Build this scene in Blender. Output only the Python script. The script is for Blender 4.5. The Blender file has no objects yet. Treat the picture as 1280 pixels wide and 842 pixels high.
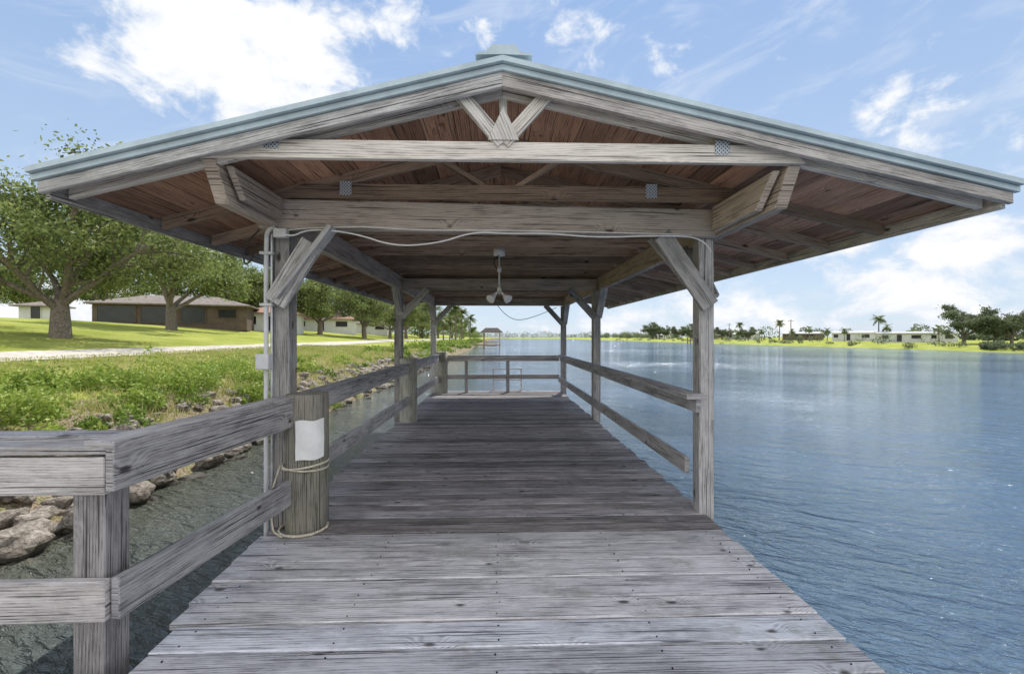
import bpy, math, random
import numpy as np
from mathutils import Vector, noise as mnoise
random.seed(7); rng=np.random.default_rng(7)
scene=bpy.context.scene
R=math.radians

# ------------------------------------------------------------------ node helper
class NT:
    def __init__(s,tree): s.t=tree; s.n=tree.nodes; s.l=tree.links
    def put(s,inp,v):
        if isinstance(v,bpy.types.NodeSocket): s.l.new(v,inp)
        else: inp.default_value=v
    def new(s,typ,ins=None,**props):
        n=s.n.new(typ)
        for k,v in props.items(): setattr(n,k,v)
        if ins:
            for k,v in ins.items(): s.put(n.inputs[k],v)
        return n
    def m(s,op,a,b=0.0,c=None,clamp=False):
        n=s.n.new('ShaderNodeMath'); n.operation=op; n.use_clamp=clamp
        s.put(n.inputs[0],a); s.put(n.inputs[1],b)
        if c is not None: s.put(n.inputs[2],c)
        return n.outputs[0]
    def noise(s,vec,scale,detail=3,rough=0.55,dist=0.0,dim='3D'):
        n=s.new('ShaderNodeTexNoise',{'Scale':scale,'Detail':detail,'Roughness':rough,'Distortion':dist},noise_dimensions=dim)
        s.l.new(vec,n.inputs['Vector']); return n.outputs[0]
    def ramp(s,v,a,b,lo=0.0,hi=1.0,smooth=True):
        n=s.new('ShaderNodeMapRange',{'From Min':a,'From Max':b,'To Min':lo,'To Max':hi})
        n.interpolation_type='SMOOTHSTEP' if smooth else 'LINEAR'
        s.put(n.inputs['Value'],v); return n.outputs[0]
    def mix(s,f,a,b,bt='MIX'):
        n=s.n.new('ShaderNodeMix'); n.data_type='RGBA'; n.blend_type=bt
        s.put(n.inputs[0],f); s.put(n.inputs[6],a); s.put(n.inputs[7],b); return n.outputs[2]
    def comb(s,x,y,z=0.0):
        n=s.n.new('ShaderNodeCombineXYZ'); s.put(n.inputs[0],x); s.put(n.inputs[1],y); s.put(n.inputs[2],z); return n.outputs[0]
    def sep(s,v):
        n=s.n.new('ShaderNodeSeparateXYZ'); s.l.new(v,n.inputs[0]); return n.outputs
def c4(c): return (c[0],c[1],c[2],1.0)
def newmat(name):
    m=bpy.data.materials.new(name); m.use_nodes=True
    nt=NT(m.node_tree); b=m.node_tree.nodes['Principled BSDF']
    return m,nt,b

def wood(name,light,mid,dark,rough=0.8,moss=0.0,contrast=1.0,bright_var=0.3,knot=1.0,bump=0.8,stain=0.0):
    m,nt,b=newmat(name)
    uv=nt.n.new('ShaderNodeUVMap'); x,y,_=nt.sep(uv.outputs[0])
    rnd=nt.new('ShaderNodeAttribute',attribute_name='rnd').outputs['Fac']
    vec=nt.comb(x,nt.m('MULTIPLY',y,1.8))
    vo=nt.new('ShaderNodeTexVoronoi',{'Scale':1.7},voronoi_dimensions='2D'); nt.l.new(vec,vo.inputs['Vector'])
    d=vo.outputs['Distance']; cr=nt.sep(vo.outputs['Color'])[0]
    gate=nt.m('GREATER_THAN',cr,0.4)
    fine=nt.noise(nt.comb(nt.m('MULTIPLY',x,5.0),nt.m('MULTIPLY',y,330.0)),1.0,2,0.7,dim='2D')
    blot=nt.noise(nt.comb(nt.m('MULTIPLY',x,2.2),nt.m('MULTIPLY',y,14.0)),1.0,5,0.75,dim='2D')
    dk=nt.m('ADD',d,nt.m('MULTIPLY',nt.m('SUBTRACT',blot,.5),.14))
    kn=nt.m('MULTIPLY',nt.ramp(dk,0.012,0.07,1,0),gate)
    kh=nt.m('MULTIPLY',nt.ramp(d,0.0,0.28,1,0),gate)
    warp=nt.noise(nt.comb(nt.m('MULTIPLY',x,0.6),nt.m('MULTIPLY',y,3.0)),1.0,1,0.4,dim='2D')
    ph=nt.m('ADD',nt.m('MULTIPLY',y,420.0),nt.m('ADD',nt.m('MULTIPLY',warp,46.0),nt.m('MULTIPLY',kh,26.0)))
    ring=nt.m('POWER',nt.m('MULTIPLY_ADD',nt.m('SINE',ph),0.5,0.5),1.8)
    crk=nt.ramp(nt.noise(nt.comb(nt.m('MULTIPLY',x,0.9),nt.m('MULTIPLY',y,95.0)),1.0,2,0.5,dim='2D'),0.64,0.68)
    g=nt.m('ADD',nt.m('MULTIPLY',ring,0.38*contrast),nt.m('ADD',nt.m('MULTIPLY',nt.m('SUBTRACT',fine,0.5),1.5*contrast),nt.m('MULTIPLY',nt.m('SUBTRACT',blot,0.5),1.35*contrast)))
    g=nt.m('ADD',g,0.38,clamp=True)
    col=nt.mix(g,c4(mid),c4(light))
    col=nt.mix(nt.m('MULTIPLY',nt.m('SUBTRACT',1.0,nt.ramp(g,0.0,0.42)),0.78),col,c4(dark))
    col=nt.mix(nt.m('MULTIPLY',crk,0.85),col,c4([v*0.35 for v in dark]))
    col=nt.mix(nt.m('MULTIPLY',kn,0.88*knot),col,c4([dark[0]*0.4,dark[1]*0.36,dark[2]*0.32]))
    br2=nt.m('FRACT',nt.m('MULTIPLY',rnd,7.31))
    col=nt.mix(nt.m('MULTIPLY',br2,.5),col,nt.mix(1.0,col,(1.08,.97,.86,1),'MULTIPLY'))
    br=nt.m('MULTIPLY_ADD',rnd,bright_var*2,1.0-bright_var)
    if stain>0:
        st=nt.ramp(nt.noise(nt.comb(nt.m('MULTIPLY',x,1.4),nt.m('MULTIPLY',y,4.0)),1.0,6,0.8,dim='2D'),0.36,0.58,1.0-stain,1.06)
        br=nt.m('MULTIPLY',br,st)
    hsv=nt.new('ShaderNodeHueSaturation',{'Value':br}); nt.l.new(col,hsv.inputs['Color']); col=hsv.outputs[0]
    if moss>0:
        pos=nt.new('ShaderNodeNewGeometry').outputs['Position']
        mm=nt.ramp(nt.noise(pos,2.1,4,0.8),0.54,0.72,0,moss)
        col=nt.mix(mm,col,(0.13,0.155,0.045,1))
    nt.l.new(col,b.inputs['Base Color']); b.inputs['Roughness'].default_value=rough
    b.inputs['Specular IOR Level'].default_value=0.3
    bp=nt.new('ShaderNodeBump',{'Strength':bump,'Distance':0.003}); nt.l.new(nt.m('SUBTRACT',fine,crk),bp.inputs['Height'])
    nt.l.new(bp.outputs[0],b.inputs['Normal'])
    return m
def plain(name,col,rough=0.6,metal=0.0,var=0.25,scale=6.0,bump=0.0):
    m,nt,b=newmat(name)
    pos=nt.new('ShaderNodeNewGeometry').outputs['Position']
    n=nt.noise(pos,scale,4,0.65)
    col2=nt.mix(nt.ramp(n,0.3,0.7),c4([v*(1-var) for v in col]),c4([min(1,v*(1+var)) for v in col]))
    nt.l.new(col2,b.inputs['Base Color']); b.inputs['Roughness'].default_value=rough; b.inputs['Metallic'].default_value=metal
    if bump>0:
        bp=nt.new('ShaderNodeBump',{'Strength':bump,'Distance':0.02}); nt.l.new(n,bp.inputs['Height']); nt.l.new(bp.outputs[0],b.inputs['Normal'])
    return m

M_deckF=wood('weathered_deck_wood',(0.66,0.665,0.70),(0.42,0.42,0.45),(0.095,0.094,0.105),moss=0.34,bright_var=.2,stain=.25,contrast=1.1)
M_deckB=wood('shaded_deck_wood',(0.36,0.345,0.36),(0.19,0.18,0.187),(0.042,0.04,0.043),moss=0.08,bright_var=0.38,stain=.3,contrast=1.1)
M_rail=wood('rail_wood',(0.50,0.49,0.50),(0.29,0.283,0.288),(0.07,0.068,0.07),moss=0.12,stain=.25)
M_post=wood('post_wood',(0.52,0.505,0.495),(0.31,0.30,0.292),(0.085,0.08,0.077),stain=.25)
M_beam=wood('beam_wood',(0.56,0.485,0.42),(0.35,0.295,0.25),(0.12,0.092,0.075),bright_var=0.2)
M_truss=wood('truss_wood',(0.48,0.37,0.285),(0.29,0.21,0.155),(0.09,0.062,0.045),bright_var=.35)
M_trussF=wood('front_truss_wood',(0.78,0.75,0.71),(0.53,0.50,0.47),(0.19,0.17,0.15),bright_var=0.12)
M_sheath=wood('sheathing_wood',(0.50,0.30,0.20),(0.30,0.165,0.105),(0.095,0.05,0.033),bright_var=0.5,knot=0.7)
M_pile=wood('pile_wood',(0.38,0.375,0.33),(0.21,0.21,0.18),(0.06,0.06,0.05),moss=0.5,knot=0.3,contrast=1.3)
M_metal=plain('painted_metal_trim',(0.46,0.55,0.59),0.45,0.1,0.15,3.0)
M_galv=plain('galvanized_metal',(0.5,0.52,0.54),0.4,0.5)
M_white=plain('white_plastic',(0.80,0.79,0.77),0.5,0,0.08)
M_grey=plain('grey_pvc',(0.62,0.62,0.63),0.5,0,0.12)
M_dark=plain('dark_metal',(0.03,0.03,0.03),0.4,0.5)

# ------------------------------------------------------------------ mesh builder
class MB:
    def __init__(s): s.v=[];s.f=[];s.uv=[];s.r=[]
    def face(s,idx,uvs,r): s.f.append(idx); s.uv.extend(uvs); s.r.append(r)
    def board(s,a,b,w,t,up=(0,0,1),cut0=0.0,cut1=0.0,rnd=None):
        a=Vector(a);b=Vector(b);up=Vector(up); x=(b-a); L=x.length; x.normalize()
        sd=up.cross(x).normalized(); u=x.cross(sd).normalized()
        r=random.random() if rnd is None else rnd
        ou,ov=random.uniform(-40,40),random.uniform(-40,40); i0=len(s.v)
        for (l,sw,su) in [(0,-1,-1),(0,1,-1),(0,1,1),(0,-1,1),(1,-1,-1),(1,1,-1),(1,1,1),(1,-1,1)]:
            off=0.0
            if su<0: off=cut0 if l==0 else -cut1
            s.v.append(tuple(a+x*(L*l+off)+sd*(sw*w/2)+u*(su*t/2)))
        def F(ids,fn): s.face([i0+i for i in ids],[fn(i) for i in ids],r)
        ll=lambda i: (0 if i<4 else L)
        W=lambda i: (-w/2 if i%4 in(0,3) else w/2); T=lambda i:(-t/2 if i%4<2 else t/2)
        F([3,7,6,2],lambda i:(ou+ll(i),ov+W(i)))
        F([0,1,5,4],lambda i:(ou+ll(i)+3,ov+W(i)+1))
        F([0,4,7,3],lambda i:(ou+ll(i)+7,ov+T(i)+2))
        F([1,2,6,5],lambda i:(ou+ll(i)+11,ov+T(i)+3))
        F([0,3,2,1],lambda i:(ou+W(i)*.3,ov+T(i)+4))
        F([4,5,6,7],lambda i:(ou+W(i)*.3,ov+T(i)+5))
    def prism(s,poly,y0,y1):
        n=len(poly);i0=len(s.v);r=random.random();ou,ov=random.uniform(-40,40),random.uniform(-40,40)
        bi=max(range(n),key=lambda i:math.hypot(poly[(i+1)%n][0]-poly[i][0],poly[(i+1)%n][1]-poly[i][1]))
        gx,gy=poly[(bi+1)%n][0]-poly[bi][0],poly[(bi+1)%n][1]-poly[bi][1]; gl=math.hypot(gx,gy); gx/=gl; gy/=gl
        G=lambda p:(ou+p[0]*gx+p[1]*gy,ov-p[0]*gy+p[1]*gx)
        for y in (y0,y1):
            for (px,pz) in poly: s.v.append((px,y,pz))
        s.face([i0+i for i in range(n)],[G(p) for p in poly],r)
        s.face([i0+n+i for i in reversed(range(n))],[G(p) for p in reversed(poly)],r)
        for i in range(n):
            j=(i+1)%n; L=math.hypot(poly[j][0]-poly[i][0],poly[j][1]-poly[i][1])
            s.face([i0+j,i0+i,i0+n+i,i0+n+j],[(ou+L,ov),(ou,ov),(ou,ov+y1-y0),(ou+L,ov+y1-y0)],r)
    def cyl(s,base,top,r0,r1,seg=20,rings=6,wob=0.0,cap=True):
        base=Vector(base);top=Vector(top);ax=(top-base);L=ax.length;ax.normalize()
        t=Vector((1,0,0)) if abs(ax.x)<0.9 else Vector((0,1,0))
        e1=ax.cross(t).normalized(); e2=ax.cross(e1)
        i0=len(s.v);rr=random.random();ou,ov=random.uniform(-40,40),random.uniform(-40,40)
        for k in range(rings+1):
            q=k/rings; rad=r0+(r1-r0)*q
            for j in range(seg):
                a=2*math.pi*j/seg; w=1+wob*mnoise.noise(Vector((math.cos(a)*2+ou,math.sin(a)*2,q*1.5)))
                s.v.append(tuple(base+ax*(L*q)+e1*(math.cos(a)*rad*w)+e2*(math.sin(a)*rad*w)))
        for k in range(rings):
            for j in range(seg):
                j2=(j+1)%seg; c=2*math.pi*r0/seg
                s.face([i0+k*seg+j,i0+k*seg+j2,i0+(k+1)*seg+j2,i0+(k+1)*seg+j],
                  [(ou+L*k/rings,ov+j*c),(ou+L*k/rings,ov+(j+1)*c),(ou+L*(k+1)/rings,ov+(j+1)*c),(ou+L*(k+1)/rings,ov+j*c)],rr)
        if cap:
            for k,rev in ((0,True),(rings,False)):
                ids=[i0+k*seg+j for j in range(seg)]
                if rev: ids=ids[::-1]
                s.face(ids,[(s.v[i][0]+ou,s.v[i][1]+ov) for i in ids],rr)
    def build(s,name,mat,parent=None,bevel=0.0,smooth=False):
        me=bpy.data.meshes.new(name); me.from_pydata(s.v,[],s.f)
        uvl=me.uv_layers.new(name='UVMap'); uvl.data.foreach_set('uv',np.array(s.uv,dtype=np.float32).ravel())
        at=me.attributes.new('rnd','FLOAT','FACE'); at.data.foreach_set('value',np.array(s.r,dtype=np.float32))
        me.materials.append(mat)
        if smooth: me.polygons.foreach_set('use_smooth',[len(f)==4 for f in s.f])
        me.update(); o=bpy.data.objects.new(name,me); scene.collection.objects.link(o)
        if parent: o.parent=parent
        if bevel>0:
            bm=o.modifiers.new('bevel','BEVEL'); bm.width=bevel; bm.segments=1; bm.limit_method='ANGLE'; bm.angle_limit=R(50)
        return o
def empty(name):
    e=bpy.data.objects.new(name,None); scene.collection.objects.link(e); e.empty_display_size=0.3; return e
def curve(name,pts,rad,mat,parent=None,cyc=False):
    cu=bpy.data.curves.new(name,'CURVE'); cu.dimensions='3D'; cu.bevel_depth=rad; cu.bevel_resolution=3
    sp=cu.splines.new('NURBS'); sp.points.add(len(pts)-1)
    for p,q in zip(sp.points,pts): p.co=(q[0],q[1],q[2],1)
    sp.use_endpoint_u=True; sp.order_u=3; sp.use_cyclic_u=cyc
    cu.materials.append(mat); o=bpy.data.objects.new(name,cu); scene.collection.objects.link(o)
    if parent: o.parent=parent
    return o

# ------------------------------------------------------------------ DOCK
dock=empty('wooden_dock')
mb=MB(); y=-2.0; screws=[]
while y<3.47:
    w=0.232+random.uniform(-0.03,0.02)
    if y+w>3.44: w=3.52-y
    q=random.uniform(-0.006,0.006)
    xl=-1.66-0.18*max(0,min(1,(y-2.0)/1.6))
    mb.board((xl+random.uniform(-.02,.02),y+w/2,-.02+q),(1.765+random.uniform(-.025,.02),y+w/2+random.uniform(-.006,.006),-.02+random.uniform(-.005,.005)),w-random.uniform(.011,.022),0.038)
    for sx in (-1.55,-0.8,0,0.8,1.62):
        for dy in (.05,w-.05): screws.append((sx+random.uniform(-.012,.012),y+dy,.0005+q*.5))
    y+=w
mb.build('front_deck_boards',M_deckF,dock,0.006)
mb=MB(); y=3.525
while y<12.6:
    w=0.143
    q=random.uniform(-0.004,0.004)
    mb.board((-1.76+random.uniform(-.02,.02),y+w/2,-.022+q),(1.77+random.uniform(-.025,.025),y+w/2,-.022+random.uniform(-.004,.004)),w-random.uniform(.010,.020),0.038)
    y+=w
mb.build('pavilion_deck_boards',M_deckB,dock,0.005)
mb=MB()
for (sx,sy,sz) in screws:
    if sy>1: mb.cyl((sx,sy,-.012),(sx,sy,sz+.002),.0045,.0045,8,1)
mb.build('deck_screws',M_dark,dock)
mb=MB()
for x in (-1.55,-0.8,0,0.8,1.62): mb.board((x,-2,-.14),(x,12.55,-.14),0.045,0.19)
for yy in (0.5,3.6,8.2,12.4): mb.board((-1.9,yy,-.33),(1.9,yy,-.33),0.09,0.19)
mb.build('deck_joists',M_rail,dock)
mb=MB()
for yy in (0.5,3.75,8.35,12.5):
    for x in (-1.45,1.5): mb.cyl((x,yy,-3),(x,yy,-.24),0.14,0.13,16,4,0.08)
mb.build('support_piles',M_pile,dock,smooth=True)
mb=MB(); x=-1.68
while x>-6.6:
    mb.board((x-.07,0.55,-.02),(x-.07,2.0,-.02),0.14,0.038); x-=0.148
mb.build('gangway_boards',M_deckF,dock,0.003)

# ------------------------------------------------------------------ RAILINGS
rl=empty('wooden_railing')
mb=MB()
mb.board((-1.79,2.10,1.012),(-1.62,3.70,1.02),0.15,0.04)
mb.board((-1.735,2.09,.90),(-1.575,3.56,.905),0.042,0.185,rnd=.35)
mb.board((-1.835,2.13,.90),(-1.70,3.56,.905),0.04,0.17)
mb.board((-1.735,2.12,.315),(-1.585,3.56,.315),0.042,0.19,rnd=.3)
mb.board((-6.4,2.17,.985),(-1.72,2.17,.99),0.145,0.038)
mb.board((-6.4,2.33,1.0),(-1.77,2.33,1.005),0.145,0.038)
mb.board((-6.4,2.12,.875),(-1.765,2.12,.875),0.04,0.17,rnd=.95)
mb.board((-6.4,2.12,.31),(-1.765,2.12,.31),0.04,0.185,rnd=.95)
mb.build('rails',M_rail,rl,0.004)
mb=MB()
mb.board((-1.875,2.22,-2.2),(-1.875,2.22,.79),0.145,0.145,up=(0,1,0),rnd=.1)
mb.board((-4.2,2.25,-2.2),(-4.2,2.25,.79),0.14,0.14,up=(0,1,0))
mb.board((-6.3,2.25,-2.0),(-6.3,2.25,.79),0.14,0.14,up=(0,1,0))
mb.build('rail_posts',M_rail,rl,0.006)

rl2=empty('wooden_railing')
mb=MB()
for (ya,yb) in ((3.84,8.1),(8.3,12.25)):
    mb.board((-1.64,ya,1.01),(-1.62,yb,1.01),0.14,0.038)
    mb.board((-1.60,ya,.92),(-1.58,yb,.92),0.04,0.135)
    mb.board((-1.60,ya,.40),(-1.58,yb,.38),0.04,0.16)
mb.build('rails',M_rail,rl2,0.003)
rl3=empty('wooden_railing')
mb=MB()
mb.board((1.66,3.74,1.0),(1.66,12.3,1.0),0.17,0.04)
mb.board((1.70,3.80,.92),(1.70,12.3,.92),0.04,0.12)
mb.board((1.665,3.95,.375),(1.665,12.3,.36),0.04,0.14)
mb.build('rails',M_rail,rl3,0.003)
rl4=empty('wooden_railing')
mb=MB()
mb.board((-1.35,12.42,.98),(1.68,12.42,.98),0.14,0.04)
mb.board((-1.35,12.38,.90),(1.68,12.38,.90),0.04,0.11)
mb.board((-1.35,12.38,.42),(1.68,12.38,.42),0.04,0.12)
for x in (-.85,0.28): mb.board((x,12.46,-.3),(x,12.46,.95),0.09,0.09,up=(0,1,0))
mb.build('rails',M_rail,rl4,0.003)
mb=MB()
for x in (-.12,.66): mb.board((x,12.75,-1.5),(x,12.75,.62),0.035,0.05,up=(0,1,0))
for z in (-.9,-.6,-.3,0,.3,.6): mb.board((-.12,12.75,z),(.66,12.75,z),0.03,0.03)
mb.build('dock_ladder',M_grey)

def piling(x,y,r,h,ropes=()):
    e=empty('wooden_piling'); mb=MB(); mb.cyl((x,y,-3),(x+.01,y,h),r*1.05,r,28,12,0.14)
    mb.build('pile',M_pile,e,smooth=True)
    return e
p1=piling(-1.52,3.66,.152,1.055)
piling(-1.60,8.22,.15,1.12); piling(-1.52,12.35,.15,1.10)
M_rope=plain('rope',(0.55,0.5,0.4),0.9,0,0.3,40)
def ring(z,r,cx,cy,tilt=0.0): return [(cx+r*math.cos(a),cy+r*math.sin(a),z+tilt*math.cos(a)) for a in np.linspace(0,2*math.pi,17)[:-1]]
rp=empty('mooring_rope')
curve('loop_1',ring(.50,.171,-1.52,3.66,.02),.008,M_rope,rp,True)
curve('loop_2',ring(.012,.178,-1.52,3.62,.0),.010,M_rope,rp,True)
curve('loop_3',ring(.485,.169,-1.52,3.66,-.015),.007,M_rope,rp,True)
curve('tail',[(-1.69,3.6,.50),(-1.74,3.52,.30),(-1.73,3.55,.05),(-1.69,3.5,.012),(-1.6,3.44,.01)],.007,M_rope,rp)
me=bpy.data.meshes.new('paper_notice'); V=[];F=[]
for k in range(5):
    for j in range(9):
        a=R(-92+j*9); q=.175+.003*math.sin(j*1.3+k*2.1); V.append((-1.52+q*math.cos(a),3.66+q*math.sin(a),.565+k*.075+(0.006*math.sin(j))))
for k in range(4):
    for j in range(8): F.append((k*9+j,k*9+j+1,k*9+10+j,k*9+9+j))
me.from_pydata(V,[],F); me.polygons.foreach_set('use_smooth',[True]*len(F)); me.materials.append(M_white); o=bpy.data.objects.new('paper_notice',me); scene.collection.objects.link(o)

# ------------------------------------------------------------------ PAVILION
pav=empty('dock_pavilion')
RX,RZ=0.03,3.14; LX,LZ=-2.62,2.457; EX,EZ=3.15,2.45
Y0,Y1=2.74,12.95
sl=(RZ-LZ)/(RX-LX); sr=(RZ-EZ)/(EX-RX)
def rz(x): return RZ-(RX-x)*sl if x<RX else RZ-(x-RX)*sr
mb=MB()
for (x,y,s) in [(-1.715,3.72,.14),(1.785,3.90,.13),(-1.78,8.25,.13),(1.80,8.25,.13),(-1.74,12.4,.14),(1.80,12.4,.14)]:
    mb.board((x,y,-2.5),(x,y,2.34),s,s,up=(0,1,0))
mb.board((-1.88,8.95,-2.5),(-1.88,8.95,2.34),.07,.09,up=(0,1,0)); mb.board((1.90,8.95,-2.5),(1.90,8.95,2.34),.07,.09,up=(0,1,0))
mb.build('posts',M_post,pav,0.005)
mb=MB()
mb.board((-1.84,3.60,2.452),(1.86,3.79,2.452),0.085,0.225,rnd=.7)
mb.board((-1.70,8.25,2.45),(1.80,8.25,2.45),0.085,0.2)
mb.board((-1.70,12.4,2.45),(1.80,12.4,2.45),0.085,0.2)
for x in (-1.745,1.865):
    mb.board((x,2.80,2.458),(x,12.7,2.458),0.085,0.232,cut0=0.14)
mb.board((1.775,2.84,2.458),(1.775,3.66,2.458),0.05,0.2,cut0=0.2)
mb.board((-1.655,2.86,2.47),(-1.655,3.5,2.47),0.045,0.17,cut0=0.15)
mb.build('beams',M_beam,pav,0.005)
mb=MB()
mb.board((-1.68,3.55,1.80),(-1.27,3.56,2.35),0.04,0.15,up=(0,1,0))
mb.board((-1.71,3.555,1.76),(-1.42,3.535,2.22),0.17,0.038,up=(0,1,0))
mb.board((1.79,3.78,1.76),(1.36,3.73,2.345),0.15,0.04,up=(0,1,0))
mb.board((1.74,3.90,1.9),(1.32,3.84,2.36),0.11,0.04,up=(0,1,0))
for yy in (8.25,12.4):
    mb.board((-1.72,yy-.09,1.85),(-1.25,yy-.09,2.36),0.13,0.04,up=(0,1,0))
    mb.board((1.76,yy-.09,1.85),(1.29,yy-.09,2.36),0.13,0.04,up=(0,1,0))
for x in (-1.745,1.84):
    for yy,dr in ((3.85,1),(8.25,-1),(12.4,-1)):
        mb.board((x,yy,1.85),(x,yy+dr*.48,2.36),0.04,0.12,up=(1,0,0))
mb.build('knee_braces',M_post,pav,0.004)
def truss(y,mb,front=False):
    t=0.04; th=0.05; ch=0.10
    for (ex) in (LX+.04,EX-.04):
        s1=1 if ex>RX else -1
        poly=[(RX,rz(RX)-th),(ex,rz(ex)-th),(ex,rz(ex)-th-ch*0.85),(RX,rz(RX)-th-ch)]
        if s1<0: poly=poly[::-1]
        mb.prism(poly,y-t/2+(0.001 if s1>0 else 0),y+t/2)
    xl=RX-(RZ-.055-2.69)/sl; xr=RX+(RZ-.055-2.69)/sr
    mb.prism([(-1.80,2.578),(1.93,2.578),(xr,2.69),(xl,2.69)],y-t/2-(.042 if front else 0.003),y+t/2-(.042 if front else 0.003)) 
    if not front:
        mb.board((RX-.02,y+.03,2.62),(RX-.5,y+.03,rz(-.47)-.1),0.035,0.08,up=(0,1,0))
        mb.board((RX+.02,y+.03,2.62),(RX+.5,y+.03,rz(.53)-.1),0.035,0.08,up=(0,1,0))
mbF=MB(); truss(2.84,mbF,True)
y=2.815
mbF.board((RX,y-.03,2.68),(RX-.26,y-.03,rz(-.23)-.09),0.08,0.04,up=(0,1,0))
mbF.board((RX+.005,y-.031,2.68),(RX+.28,y-.031,rz(.31)-.09),0.08,0.04,up=(0,1,0))
mbF.prism([(RX-.09,2.692),(RX+.10,2.692),(RX+.005,2.90)],y-.06,y-.052)
mbF.prism([(RX-.02,2.7),(RX+.03,2.7),(RX+.03,3.0),(RX-.02,3.0)],y+.03,y+.06)
mbF.build('gable_truss',M_trussF,pav,0.003)
mb=MB(); yy=3.6
while yy<12.9: truss(yy,mb); yy+=0.61
mb.build('trusses',M_truss,pav)
mb=MB(); w=0.185
for side in (-1,1):
    ex=LX if side<0 else EX; sx=abs(ex-RX); n=int(sx/w)+1
    for k in range(n):
        xa=RX+side*(k*w+.002); xb=RX+side*min(sx,(k+1)*w-.003)
        if abs(xb-xa)<.02: continue
        xm=(xa+xb)/2; up=Vector((-sl,0,1)) if side<0 else Vector((sr,0,1))
        j=random.uniform(3.5,9)
        for ya,yb in ((Y0+.03,j),(j+.004,Y1)):
            mb.board((xm,ya,rz(xm)-.041),(xm,yb,rz(xm)-.041),abs(xb-xa)*1.03,0.016,up=up)
mb.build('roof_sheathing',M_sheath,pav)
mb=MB()
mb.prism([(LX-.04,rz(LX)-.030),(RX,RZ-.029),(RX,RZ),(LX-.04,rz(LX)-.004)],Y0-.02,Y1+.04)
mb.prism([(RX,RZ-.029),(EX+.04,rz(EX)-.034),(EX+.04,rz(EX)-.006),(RX,RZ)],Y0-.02,Y1+.04)
for i in range(60):
    yy=Y0+.15+i*0.18
    if yy>Y1: break
    mb.prism([(LX-.04,rz(LX)-.004),(RX,RZ),(RX,RZ+.02),(LX-.04,rz(LX)+.016)],yy,yy+.03)
    mb.prism([(RX,RZ),(EX+.04,rz(EX)-.006),(EX+.04,rz(EX)+.014),(RX,RZ+.02)],yy,yy+.03)
def strip(z0,z1,y0,y1,ex0=0):
    mb.prism([(LX-.05,rz(LX)-z1),(RX,RZ-z1),(RX,RZ-z0),(LX-.05,rz(LX)-z0)],y0,y1)
    mb.prism([(RX,RZ-z1),(EX+.05,rz(EX)-z1),(EX+.05,rz(EX)-z0),(RX,RZ-z0)],y0+.001,y1)
strip(-.005,.026,Y0-.085,Y0-.022)
strip(.030,.062,Y0-.055,Y0-.022)
mb.prism([(RX-.16,RZ+.012),(RX-.145,RZ+.028),(RX-.10,RZ+.032),(RX-.06,RZ+.075),(RX+.07,RZ+.075),(RX+.11,RZ+.032),(RX+.16,RZ+.028),(RX+.175,RZ+.012),(RX+.0,RZ+.018)][::-1],Y0-.07,Y1+.03)
mb.build('metal_roofing',M_metal,pav)
mb=MB()
def strip2(z0,z1,y0,y1):
    mb.prism([(LX-.03,rz(LX)-z1*.85),(RX,RZ-z1),(RX,RZ-z0),(LX-.03,rz(LX)-z0)],y0,y1)
    mb.prism([(RX,RZ-z1),(EX+.03,rz(EX)-z1*.85),(EX+.03,rz(EX)-z0),(RX,RZ-z0)],y0+.001,y1)
strip2(.063,.15,Y0-.035,Y0+.0)
mb.board((LX-.005,Y0+.002,rz(LX)-.10),(LX-.005,Y1,rz(LX)-.10),0.03,0.10)
mb.board((EX+.005,Y0+.002,rz(EX)-.10),(EX+.005,Y1,rz(EX)-.10),0.03,0.10)
mb.build('barge_boards',M_post,pav,0.003)
mb=MB()
for x in (-1.36,1.39):
    mb.board((x-.045,2.774,2.672),(x+.045,2.774,2.672),0.004,0.085)
for x in (-1.18,1.22):
    mb.board((x-.045,3.574,2.655),(x+.045,3.574,2.655),0.004,0.11)
m_plate,nt,b=newmat('nail_plate')
pos=nt.new('ShaderNodeNewGeometry').outputs['Position']
px,py_,pz=nt.sep(pos)
v=nt.m('MULTIPLY',nt.m('SINE',nt.m('MULTIPLY',px,260.)),nt.m('SINE',nt.m('MULTIPLY',pz,260.)))
nt.l.new(nt.mix(nt.ramp(v,.2,.4),(0.50,0.55,0.60,1),(0.04,0.04,0.04,1)),b.inputs['Base Color']); b.inputs['Metallic'].default_value=.1; b.inputs['Roughness'].default_value=.5
mb.build('nail_plates',m_plate,pav)

el=empty('electrical_conduit')
curve('pipe',[(-1.80,3.60,-.5),(-1.80,3.60,0),(-1.80,3.60,1.2),(-1.80,3.60,2.25),(-1.78,3.58,2.33),(-1.70,3.54,2.36)],.017,M_grey,el)
curve('pipe_2',[(-1.765,3.615,-.5),(-1.765,3.615,0),(-1.765,3.615,1.6),(-1.765,3.615,2.3)],.010,M_galv,el)
mb=MB(); mb.board((-1.80,3.565,1.25),(-1.80,3.565,1.37),0.10,0.07,up=(0,1,0)); mb.board((-1.72,3.565,2.30),(-1.62,3.565,2.30),0.06,0.07)
for z in (.25,.8,1.75,2.15): mb.board((-1.84,3.59,z),(-1.74,3.59,z),0.05,0.022)
mb.build('junction_box',M_grey,el,0.006)
cb=empty('electric_cable')
curve('cable_front',[(-1.70,3.54,2.33),(-1.6,3.54,2.25),(-1.45,3.53,2.33),(-1.1,3.54,2.30),(-.8,3.56,2.20),(-.45,3.58,2.235),(-.2,3.6,2.33),(.1,3.62,2.32),(.4,3.63,2.33),(.8,3.65,2.30),(1.3,3.66,2.325),(1.7,3.68,2.32),(1.76,3.70,2.2)],.006,M_white,cb)
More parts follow.
